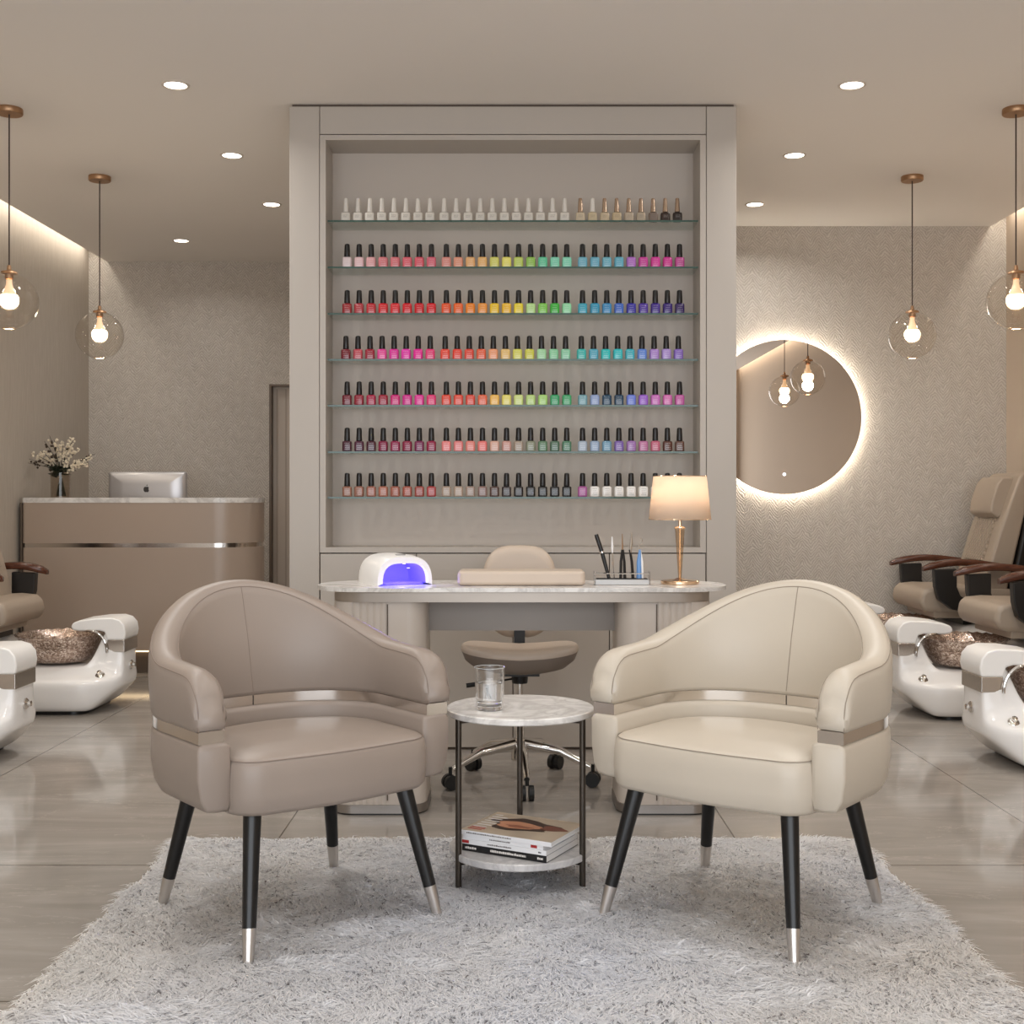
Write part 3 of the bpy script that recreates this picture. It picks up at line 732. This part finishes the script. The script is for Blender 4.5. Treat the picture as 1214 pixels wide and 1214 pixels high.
# ------------------------------------------------------------------ armchairs
def make_armchair(leath, seam):
    r = empty('barrel_armchair')
    YA, YC0, RO, RI = -.18, .04, .36, .285
    # path parameters: list of (base point, outward normal, back weight, distance to end)
    path = []
    ns, na = 8, 40
    for k in range(ns): path.append(((0, YA+(YC0-YA)*k/ns), (-1, 0), 0, (YC0-YA)*k/ns))
    for k in range(na+1):
        a = PI-PI*k/na; path.append(((0, YC0), (math.cos(a), math.sin(a)), math.sin(a)**2, (YC0-YA)+.3*min(k, na-k)/na*PI))
    for k in range(ns): path.append(((0, YC0-(YC0-YA)*(k+1)/ns), (1, 0), 0, (YC0-YA)*(1-(k+1)/ns)))
    # finer sampling near the arm ends
    ex = []
    for d_ in (0, .004, .012, .024, .038, .054): ex.append(d_)
    L = [((0, YA+d_), (-1, 0), 0, d_) for d_ in ex]; Rr = [((0, YA+d_), (1, 0), 0, d_) for d_ in reversed(ex)]
    core = [p for p in path if p[3] > .07]
    path = L+core+Rr
    def ztop(d_, w_):
        # w_: sin^2 of angle around the back; arms low, back high
        s_ = math.sqrt(max(w_, 0))
        base = .700+.165*(s_**1.35)*(1-.12*(1-s_)) if w_ > 0 else .700-.012*max(0, (.22-d_)/.22)
        rr = .078
        if d_ < rr: base -= rr-math.sqrt(rr*rr-(rr-d_)**2)
        return base
    def sec(p, prof):
        (bx, by), (nx, ny), w_, d_ = p
        out = []
        for (rad, z, lean) in prof(p):
            rr = rad-lean*w_
            out.append((bx+nx*rr, by+ny*rr, z))
        return out
    def up_prof(p):
        zt_ = ztop(p[3], p[2]); zb_ = .553; h_ = zt_-zb_
        def ln(z): return .075*max(0, (.84-z)/.29)
        e = .0 if p[3] > .012 else .006*(1-p[3]/.012)
        P = [(RO-.006, zb_), (RO, zb_+.010), (RO+.004, zb_+h_*.5), (RO+.002, zt_-.035), (RO-.004, zt_-.014), (RO-.016, zt_-.004), ((RO+RI)/2, zt_+.002),
             (RI+.014, zt_-.004), (RI+.003, zt_-.016), (RI-.002, zt_-.038), (RI-.006, zb_+h_*.5), (RI-.001, zb_+.010), (RI+.005, zb_)]
        mid = (RO+RI)/2; 
        return [(mid+(a-mid)*(1-e*8), zb_+.003*(e > 0)+(b-zb_)*(1-e*1.5), ln(b)) for a, b in P]
    def sweep(prof, name, ang=60):
        rings = [sec(p, prof) for p in path]
        def endcap(ring, dy):
            c = [sum(q[i] for q in ring)/len(ring) for i in range(3)]
            return [tuple(c[i]+(q[i]-c[i])*.9 if i != 1 else q[1]+dy for i in range(3)) for q in ring]
        rings = [endcap(rings[0], -.006)]+rings+[endcap(rings[-1], -.006)]
        return MB().loft(rings), rings
    m, rings = sweep(up_prof, 'x')
    back = m.build('back_and_arms', leath, r, ang=75)
    def lo_prof(p):
        zb_, zt_ = .362, .524
        bw = RO-.004; bi = RI-.012
        def ln(z): return .075
        P = [(bw-.05, zb_), (bw-.022, zb_+.004), (bw-.008, zb_+.03), (bw, zb_+.08), (bw, zt_-.014), (bw-.006, zt_-.003), (bw-.014, zt_), (bi+.014, zt_), (bi+.004, zt_-.004), (bi, zt_-.014), (bi, zb_+.02), (bi+.006, zb_)]
        return [(a, b, ln(b)*(1 if a < .32 else .35)) for a, b in P]
    m, _ = sweep(lo_prof, 'x'); m.build('lower_shell', leath, r, ang=75)
    def ch_prof(p):
        return [(RO-.012, .523, .035), (RO-.008, .525, .035), (RO-.008, .552, .035), (RO-.012, .554, .035), (RI+.008, .554, .072), (RI+.002, .552, .074), (RI+.002, .525, .074), (RI+.008, .523, .074)]
    rr_ = [sec(p, ch_prof) for p in path]
    rr_ = [[(x, y+.003, z) if i == 0 else (x, y, z) for x, y, z in q] for i, q in enumerate(rr_)]
    cb = MB().loft(rr_).build('steel_band', M_SATIN, r, ang=30)
    # joint in the band
    MB().box(-.0008, .0008, .04+.2105-.0, .04+.2145, .5255, .5515).build('band_joint', M_GUN, cb)
    # seams
    s1 = [sec(p, up_prof)[4] for p in path]; s2 = [sec(p, up_prof)[8] for p in path]
    sm = MB()
    for s_, side in ((s1, 1), (s2, -1)):
        a0 = (s_[0][0], s_[0][1]-.004, .556); a1 = (s_[-1][0], s_[-1][1]-.004, .556)
        pts_ = [a0, (s_[0][0], s_[0][1]-.004, s_[0][2]-.01)]+s_[1:-1]+[(s_[-1][0], s_[-1][1]-.004, s_[-1][2]-.01), a1]
        sm.tube(pts_, .0013, 5)
    mid = min(range(len(path)), key=lambda i: -path[i][2])
    pr = sec(path[mid], up_prof)
    sm.tube([pr[i] for i in (8, 9, 10, 11)], .0014, 5)
    sm.tube([pr[i] for i in (1, 2, 3, 4)], .0014, 5)
    sm.build('stitching', seam, r)
    # seat cushion
    def outl(ins):
        x_, yf, rc = .277-ins, -.238+ins, .075
        o = []
        for k in range(9):
            a = PI+PI/2*k/8; o.append((-x_+rc+rc*math.cos(a), yf+rc+rc*math.sin(a)))
        for k in range(1, 8): o.append((-x_+rc+(2*x_-2*rc)*k/8, yf-.016*math.sin(PI*k/8)))
        for k in range(9):
            a = 1.5*PI+PI/2*k/8; o.append((x_-rc+rc*math.cos(a), yf+rc+rc*math.sin(a)))
        ry = .198-ins
        for k in range(25):
            a = PI*k/24; o.append((x_*math.cos(a), .03+ry*math.sin(a)))
        return o
    lay = [(.03, .346), (.008, .350), (.0, .362), (-.003, .40), (-.002, .44), (.001, .468), (.006, .478), (.014, .484), (.05, .492), (.12, .499)]
    cu = MB().loft([[(x, y, z) for x, y in outl(i_)] for i_, z in lay]).build('seat_cushion', leath, r, ang=60)
    e1 = [(x, y, .478) for x, y in outl(.0045)]; MB().tube(e1[0:27]+e1[27:28], .0012, 5).build('seat_piping', seam, cu)
    # legs
    for (ty, tx, fy, fx) in ((-.172, -.212, -.262, -.268), (-.172, .212, -.262, .268), (.19, -.20, .262, -.262), (.19, .20, .262, .262)):
        T = Vector((tx, ty, .366)); Fo = Vector((fx, fy, .009)); J = Fo.lerp(T, .245)
        lg_ = MB().tube([T, J], [.0225, .0165], 20).build('leg', M_BLACK, r)
        MB().tube([J, Fo], [.0168, .0118], 20).build('steel_ferrule', M_STEEL, lg_)
    return r
th_ = math.atan2(.62, .785)
c1 = make_armchair(M_TAUPE, M_TAUPE_S); c1.location = (-.5616, 3.196, 0); c1.rotation_euler = (0, 0, th_)
tag(c1, 'taupe leather barrel armchair with steel band on the shaggy rug', 'armchair', 'pair of barrel armchairs')
c2 = copy_tree(c1); c2.location = (.6046, 3.196, 0); c2.rotation_euler = (0, 0, -th_)
tag(c2, 'cream leather barrel armchair with steel band on the shaggy rug', 'armchair')
sw = {M_TAUPE: M_CREAM, M_TAUPE_S: M_CREAM_S}
def swap(o):
    for ch in o.children:
        if ch.type == 'MESH':
            for s_ in ch.material_slots:
                if s_.material in sw: nm = sw[s_.material]; s_.link = 'OBJECT'; s_.material = nm
        swap(ch)
swap(c2)

# ------------------------------------------------------------------ side table
TX, TY = .0235, 3.47
tb = tag(empty('round_side_table', (TX, TY, 0)), 'two-tier round marble side table on three thin metal legs', 'side table')
def slab(r_, z0, z1, name, m_):
    MB().lathe([(.001, z0), (r_-.003, z0), (r_, z0+.003), (r_, z1-.003), (r_-.003, z1), (.001, z1)], n=64, caps=False).build(name, m_, tb)
slab(.2095, .4895, .508, 'marble_top', M_MARB); slab(.201, .098, .118, 'lower_shelf', M_MARBG)
rl = .1974
for a in (-150, -30, 90):
    a = math.radians(a); c, s = math.cos(a), math.sin(a)
    lg = MB().tube([(rl*c*1.0, rl*s, .007), (rl*c, rl*s, .489)], .0088, 14).build('leg', M_GUN, tb)
    MB().tube([(rl*c, rl*s, .482), (rl*c*.6, rl*s*.6, .482)], .006, 8).tube([(rl*c, rl*s, .091), (rl*c*.6, rl*s*.6, .091)], .006, 8).build('bracket', M_GUN, lg)

# glass of water
gx, gy = (580.5-CX)*3.42/F_PX, 3.42
tg = tag(empty('water_glass', (gx, gy, .5083)), 'clear tumbler half full of water on the marble side table', 'glass')
MB().lathe([(.001, .0), (.036, 0), (.0385, .004), (.0425, .117), (.0432, .118), (.0425, .119), (.0405, .117), (.037, .02), (.030, .014), (.001, .013)], n=40, caps=False).build('tumbler', M_TUMB, tg)
MB().tube([(.0425*math.cos(2*PI*k/40), .0425*math.sin(2*PI*k/40), .118) for k in range(41)], .0011, 6).build('rim', mat('glass_rim', (225, 228, 228), .05, 0, Transmission_Weight=.5), tg)
MB().lathe([(.001, .0142), (.029, .0148), (.0362, .021), (.0391, .075), (.001, .0755)], n=40, caps=False).build('water', M_WATER, tg)

MB().lathe([(.001, .0008), (.034, .0008), (.0352, .003), (.0345, .012), (.001, .0105)], n=24, caps=False).build('thick_base', mat('solid_glass', (255, 255, 255), .02, 0, Transmission_Weight=1.0, IOR=1.5), tg)
# magazines
fl_ = Vector((-.139, 3.407, 0)); dv = Vector((.232, -.124, 0)).normalized(); dn = Vector((-dv.y, dv.x, 0))
angm = math.atan2(dv.y, dv.x)
def magazine(z0, th2, L_, dpt, off, label, spine, marks, cover=None, tw=0):
    o = tag(empty('magazine', (fl_.x+dv.x*off[0]+dn.x*off[1], fl_.y+dv.y*off[0]+dn.y*off[1], z0), angm+tw), label, 'magazine', 'magazines stacked on the lower shelf')
    MB().box(.001, L_-.001, .002, dpt-.001, .0008, th2-.0008).build('pages', M_PAPER, o)
    MB().box(0, L_, 0, dpt, 0, .0008).box(0, L_, 0, .0015, .0008, th2-.0008).box(0, L_, 0, dpt, th2-.0008, th2).build('cover', spine, o)
    rn = random.Random(int(z0*1e4)); mk = {}
    for (x0_, x1_, mm) in marks:
        g = mk.setdefault(mm.name, (MB(), mm))[0]; x = x0_
        if mm in (M_INKR,):
            g.box(x0_, x1_, -.0004, .0, th2*.18, th2*.82); continue
        while x < x1_:
            w_ = .002+rn.random()*.003
            g.box(x, min(x+w_, x1_), -.0004, 0, th2*.35, th2*(.6+.1*rn.random())); x += w_+.0013
    for nme, (g, mm) in mk.items(): g.build('spine_lettering', mm, o)
    return o
mW = mat('white_cover', (228, 228, 230), .3); mK = mat('black_cover', (24, 24, 26), .3)
mP = mat('photo_cover', (186, 170, 150), .3)
z = .1185
magazine(z, .019, .262, .20, (0, 0), 'thick black-spined magazine at the bottom of the stack', mK, [(.01, .045, M_INKW), (.09, .20, M_INKW), (.235, .252, M_INKW)])
z += .0193
magazine(z, .013, .262, .20, (0, .0), 'white-spined magazine with red mark at left end of spine, second from bottom', mW, [(.0, .022, M_INKR), (.08, .155, M_INKD), (.238, .246, M_LOGO)])
z += .0133
magazine(z, .012, .25, .20, (0, .004), 'white magazine with red label on the right of its spine, under the topmost', mW, [(.085, .15, M_INKD), (.213, .232, M_INKR)])
z += .0123
top = magazine(z, .012, .283, .215, (-.006, -.0), 'topmost magazine with brown and tan photo cover', mW, [(.02, .16, M_INKD)])
L_, dpt, th2 = .283, .215, .012
ph = MB().box(.0005, L_-.0005, .001, dpt-.0005, th2, th2+.0004).build('cover_photo', mP, top)
def blot(m_, nme, pts_, zz):
    MB().prism(pts_, zz, zz+.0002).build(nme, m_, ph)
def ell(cx, cy, rx, ry, n=28, w_=.0, ph_=0): return [(cx+rx*math.cos(2*PI*k/n)*(1+w_*math.sin(5*2*PI*k/n+ph_)), cy+ry*math.sin(2*PI*k/n)*(1+w_*math.cos(3*2*PI*k/n))) for k in range(n)]
blot(mat('cover_dark_brown', (56, 34, 26), .4), 'dark_shape', ell(.14, .118, .10, .06, w_=.2), th2+.0004)  # dark brown shape printed on the cover
blot(mat('cover_tan', (196, 138, 106), .4), 'tan_shape', ell(.128, .110, .068, .034, w_=.15, ph_=1), th2+.0007)
blot(mat('cover_tan2', (150, 92, 66), .4), 'brown_shape', ell(.135, .098, .04, .012, w_=.2), th2+.001)
blot(mat('cover_rust', (112, 62, 46), .4), 'rust_shape', ell(.232, .12, .038, .022, w_=.2, ph_=2), th2+.0012)
g = MB(); rn = random.Random(5)
for k in range(7):
    yy = .05+k*.022; g.box(.012, .035+rn.random()*.03, yy, yy+.006, th2+.0004, th2+.0007)
g.build('cover_lettering', M_PAPER, ph)
g = MB()
for k in range(3): g.box(.012, .05+rn.random()*.01, .02+k*.011, .025+k*.011, th2+.0004, th2+.0007)
g.build('cover_red_lettering', M_INKR, ph)

# ------------------------------------------------------------------ shaggy rug
rx0, rx1, ry0, ry1 = -1.06, 1.10, 1.95, 3.87
rug = MB().prism(rrect(rx0, rx1, ry0, ry1, .03), 0, .007).build('shaggy_rug', mat('rug_backing', (225, 222, 218), .9))
tag(rug, 'pale grey shaggy rug under the armchairs and side table', 'rug')
def fbm(x, y, sc, seed):
    r_ = np.random.RandomState(seed); o = np.zeros_like(x)
    for k in range(7):
        a = r_.uniform(0, 2*PI); f = sc*r_.uniform(.6, 2.4); p = r_.uniform(0, 2*PI)
        o += np.sin((x*np.cos(a)+y*np.sin(a))*f+p+1.3*np.sin((x*np.sin(a)-y*np.cos(a))*f*.7+p*2))
    return o/7
N = 230000
px = np.random.uniform(rx0+.004, rx1-.004, N); py = np.random.uniform(ry0+.004, ry1-.004, N)
keep = ~((py < 2.35) & (np.random.rand(N) < .75)); px, py = px[keep], py[keep]; N = len(px)
cl = np.round(np.stack([px, py], 1)/.011)+np.random.RandomState(2).uniform(-.3, .3, (N, 2))*0
ccx = cl[:, 0]*.011; ccy = cl[:, 1]*.011
th = 2.6*fbm(ccx, ccy, 9, 1)+1.2*fbm(ccx, ccy, 40, 2)-PI/2+np.random.normal(0, .45, N)
leanm = 1.0+.25*fbm(px, py, 14, 3)+np.random.normal(0, .15, N)
Ln = .036+.008*fbm(px, py, 12, 4)+np.random.normal(0, .004, N)
dx_, dy_ = np.cos(th), np.sin(th)
wd = np.random.uniform(.0013, .0026, N)
tw = th+PI/2+np.random.normal(0, .55, N); sx_, sy_ = np.cos(tw)*wd, np.sin(tw)*wd
V = np.zeros((N, 5, 3), np.float32)
mx_ = px+dx_*Ln*leanm*.35; my_ = py+dy_*Ln*leanm*.35; mz_ = .007+Ln*.55
ex_ = px+dx_*Ln*leanm*1.0+(ccx-px)*.3; ey_ = py+dy_*Ln*leanm*1.0+(ccy-py)*.3; ez_ = .007+Ln*np.clip(1.02-leanm*.45, .45, 1)
V[:, 0] = np.stack([px-sx_, py-sy_, np.full(N, .006)], 1); V[:, 1] = np.stack([px+sx_, py+sy_, np.full(N, .006)], 1)
V[:, 2] = np.stack([mx_-sx_, my_-sy_, mz_], 1); V[:, 3] = np.stack([mx_+sx_, my_+sy_, mz_], 1)
V[:, 4] = np.stack([ex_, ey_, ez_], 1)
me = D.meshes.new('pile'); me.vertices.add(N*5); me.vertices.foreach_set('co', V.reshape(-1))
base_i = np.arange(N)[:, None]*5
idx = np.concatenate([base_i+np.array([[0, 1, 3, 2]]), base_i+np.array([[2, 3, 4]])], 1).astype(np.int32)
me.loops.add(N*7); me.loops.foreach_set('vertex_index', idx.reshape(-1))
me.polygons.add(N*2)
ls = (np.arange(N)[:, None]*7+np.array([[0, 4]])).astype(np.int32).reshape(-1)
me.polygons.foreach_set('loop_start', ls)
me.polygons.foreach_set('use_smooth', np.ones(N*2, bool))
me.update(calc_edges=True)
ca = me.attributes.new('tint', 'FLOAT', 'POINT')
tt = np.clip(.62+.18*fbm(px, py, 5, 6)+np.random.normal(0, .17, N), 0, 1)
tt = np.where(np.random.rand(N) < .022, .02, tt)
ca.data.foreach_set('value', np.repeat(tt, 5).astype(np.float32))
ca = me.attributes.new('cool', 'FLOAT', 'POINT'); cc = np.clip(.5+.6*fbm(px, py, 4, 9), 0, 1)
ca.data.foreach_set('value', np.repeat(cc, 5).astype(np.float32))
M_PILE = mat('rug_fibres', (215, 212, 208), .8); t = NT(M_PILE)
at1 = t.new('ShaderNodeAttribute', attribute_name='tint'); at2 = t.new('ShaderNodeAttribute', attribute_name='cool')
c_w = t.ramp(at1.outputs['Fac'], [(0, (132, 122, 117)), (.25, (244, 240, 236)), (.65, (251, 249, 246)), (1, (254, 253, 251))])
c_c = t.ramp(at1.outputs['Fac'], [(0, (122, 123, 132)), (.25, (234, 237, 244)), (.65, (244, 246, 251)), (1, (250, 251, 255))])
t.link(t.mix(at2.outputs['Fac'], c_w, c_c), t.b.inputs['Base Color'])
tr_ = t.new('ShaderNodeBsdfTranslucent'); mxs = t.new('ShaderNodeMixShader'); mxs.inputs[0].default_value = .48
t.link(t.mix(at2.outputs['Fac'], c_w, c_c), tr_.inputs[0]); t.link(t.b.outputs[0], mxs.inputs[1]); t.link(tr_.outputs[0], mxs.inputs[2])
t.link(mxs.outputs[0], t.n['Material Output'].inputs[0])
me.materials.append(M_PILE)
po = D.objects.new('pile', me); COL.objects.link(po); po.parent = rug; po['kind'] = 'stuff'

# ------------------------------------------------------------------ pedicure spa chairs
def make_spa(ds, da, db):
    r = empty('pedicure_spa_chair')
    def ss(a, b, x): q = max(0, min(1, (x-a)/(b-a))); return q*q*(3-2*q)
    rings = []
    for a in (0, .004, .012, .026, .045, .07, .10, .125, .15, .18, .215, .26, .32, .40, .46, .52, .57, .61, .66, .72, .80, .90, .96, .985):
        q = min(1, a/.24); w = .085+.205*math.sqrt(max(0, 1-(1-q)**2))-.03*ss(.94, .985, a)
        zt_ = .425*(1-ss(.085, .19, a))+.235*ss(.085, .19, a)+.13*ss(.60, .68, a)
        if a < .02: zt_ = .34
        zb_ = .012+.12*max(0, 1-a/.135)
        k = 1-ss(.58, .68, a)
        zl = .165
        hi = .105+.06*ss(.12, .22, a)       # half width of the upper part
        hi = min(hi, w)
        def lx(f): return w+(hi-w)*f*k
        half = [(0, zb_), (.6*w, zb_), (.88*w, zb_+.004), (.96*w, zb_+.02), (w, max(zb_+.035, zl-.03)), (w*.992, zl), (lx(.16), zl+.016), (lx(.5), zl+.026), (lx(.8), zl+.05), (lx(.95), min(zl+.09, zt_-.03) if zt_ > .3 else min(zl+.058, zt_-.012)), (lx(1), zt_-.008), (lx(1)*.8, zt_), (0, zt_)]
        ring = [(x, a, z) for x, z in half]+[(-x, a, z) for x, z in half[-2:0:-1]]
        rings.append(ring)
    MB().loft(rings).build('foot_tub', M_WHITE, r, subsurf=1)
    MB().prism(rrect(-.235, .235, .16, .96, .08), 0, .03).build('base', M_BLACK, r)
    # bowl
    bw = MB(); n = 56; prof = [(.11, .240), (.150, .250), (.178, .285), (.200, .33), (.214, .372), (.228, .384), (.226, .390), (.208, .378), (.190, .33), (.165, .285), (.12, .262), (.01, .258)]
    rg = []
    for i, (rr, z) in enumerate(prof):
        rg.append([((rr+(.004*math.cos(28*2*PI*k/n) if i in (5, 6) else 0))*math.cos(2*PI*k/n), .365+rr*math.sin(2*PI*k/n), z+(.003*math.cos(28*2*PI*k/n) if i in (5, 6) else 0)) for k in range(n)])
    bw.loft(rg).build('bowl', M_BOWL, r)
    # console
    cp = [(-.004, .365), (-.010, .40), (-.004, .44), (.02, .468), (.06, .480), (.14, .478), (.23, .466), (.265, .452), (.275, .432), (.265, .415), (.23, .410), (.13, .413), (.10, .405), (.088, .365)]
    MB().prism(cp, -.115, .115, 'x').build('console', M_WPLASTIC, r, bevel=.024, seg=5)
    MB().prism([(-.003, .300), (-.003, .366), (.088, .366), (.092, .300)], -.110, .110, 'x').build('steel_band', M_SATIN, r, bevel=.004)
    fp_ = []
    for k in range(9):
        a = PI-PI/2*k/8; fp_.append((.0, .17+.085*math.cos(a), .30+.112*math.sin(a)))
    for q in (-.118, .118): 
        MB().tube([(q, y, z) for x, y, z in fp_]+[(q*.8, .22, .414)], .007, 8).build('water_pipe', M_CHROME, r)
    for x, y, z, nrm in ((.185, .10, .192, 'x'), (-.185, .10, .192, '-x'), (0, .002, .225, '-y')):
        prof = [(.0, .0), (.024, 0), (.024, .006), (.018, .012), (.012, .014), (.012, .026), (.0, .028)]
        kb = MB().lathe(prof, n=20, caps=False)
        rot = {'x': (0, .62, 0), '-x': (0, -.62, 0), '-y': (PI/2, 0, 0)}[nrm]
        kb.build('jet_knob', M_CHROME, r, loc=(x, y-.002, z), rot=rot)
    # seat
    MB().prism([(a_, .45+(b_-.45)*.82) for a_, b_ in [(.47+ds, .47), (.462+ds, .51), (.468+ds, .57), (.50+ds, .60), (.58+ds, .61), (.90+db, .595), (.90+db, .44), (.53+ds, .435), (.49+ds, .445)]], -.265, .265, 'x').build('seat', M_SPA, r, bevel=.028, seg=4)
    MB().box(-.24, .24, .55+ds, .95+db, .402, .446).build('seat_base', M_SPA, r, bevel=.008)
    MB().box(-.2, .2, .70, .93, .36, .403).build('seat_slide', M_BLACK, r)
    bk = MB().prism([(.71, .56), (.735, .68), (.80, .90), (.915, 1.22), (.945, 1.25), (.985, 1.25), (1.0, 1.2), (.86, .60), (.84, .50), (.74, .50)], -.235, .235, 'x').build('backrest', M_SPA, r, loc=(0, db, 0), bevel=.025, seg=4)
    MB().prism([*([(.853, .48), (.87, .60), (.985, 1.15), (.985, 1.235), (1.02, 1.22), (1.07, 1.12), (1.03, .60), (.98, .46)] if da < .1 else [(.853, .48), (.87, .60), (.965, 1.15), (.975, 1.235), (.990, 1.225), (1.002, 1.12), (.98, .60), (.96, .46)])], -.25, .25, 'x').build('back_shell', M_BLACKSHELL, r, loc=(0, db, 0), bevel=.02)
    # quilted centre panel, in the plane of the backrest front
    sl = math.atan2(.115, .32)
    q = MB().box(-.135, .135, -.006, .02, -.19, .19).build('quilted_panel', M_QUILT, bk, loc=(0, .805-.006, .91), rot=(-.33, 0, 0), bevel=.005)
    MB().prism([(-.055, -.11), (-.07, -.05), (-.072, .06), (-.055, .11), (.0, .13), (.02, .11), (.02, -.10), (.0, -.13)], -.165, .165, 'x').build('headrest', M_SPA, bk, loc=(0, .865, 1.10), rot=(-.33, 0, 0), bevel=.03, seg=4)
    for sx in (-1, 1):
        xa, xb = sorted((sx*.275, sx*.325))
        MB().prism([(a_, .437+(b_-.392)*.73) for a_, b_ in [(.475, .735), (.605, .742), (.605, .60), (.625, .53), (.68, .485), (.76, .468), (.98-.12*(da > .1), .468), (.98-.12*(da > .1), .392), (.68, .392), (.58, .42), (.50, .50), (.48, .60)]], xa, xb, 'x').build('arm_support', M_BLACKSHELL, r, loc=(0, da, 0), bevel=.006)
        pts_ = []
        rr_ = []
        for k in range(13):
            f = k/12; pts_.append((sx*(.300-.012*math.sin(PI*f)), .415+(.53-.10*(da > .1))*f, .690+.036*math.sin(PI*min(1, f*1.05)**.8)*1.0+.004*f))
        rings = []
        for k, (x, y, z) in enumerate(pts_):
            f = k/12; hw_ = .036*min(1, .55+f*3)*(1 if f < .95 else .8); hh = .019 if k else .012
            rings.append([(x+dx__, y, z+dz__) for dx__, dz__ in ((-hw_, -hh*.6), (-hw_*.8, -hh), (hw_*.8, -hh), (hw_, -hh*.6), (hw_, hh*.5), (hw_*.75, hh), (-hw_*.75, hh), (-hw_, hh*.5))])
        MB().loft(rings).build('armrest', M_WOOD, r, loc=(0, da, 0), ang=60)
    return r
spa0 = make_spa(-.035, .015, .095); spa1 = make_spa(.085, .135, -.0)
spas = [(1.93, 7.33, -PI/2, 'pedicure spa chair on the right farthest back, full tan seat and headrest visible'),
        (1.95, 6.28, -PI/2, 'middle pedicure spa chair on the right, copper bowl behind the nearest foot tub'),
        (1.925, 5.12, -PI/2, 'pedicure spa chair nearest on the right, white foot tub at the photo edge'),
        (-2.005, 6.43, PI/2, 'pedicure spa chair on the left before the reception desk, bowl fully visible'),
        (-2.07, 5.2, PI/2, 'pedicure spa chair nearest on the left, only its white tub end visible')]
for i, (x, y, rz, lab) in enumerate(spas):
    o = spa0 if i == 0 else spa1 if i == 3 else copy_tree(spa0 if i < 3 else spa1)
    o.location = (x, y, 0); o.rotation_euler = (0, 0, rz); tag(o, lab, 'pedicure chair', 'pedicure spa chairs along the walls')
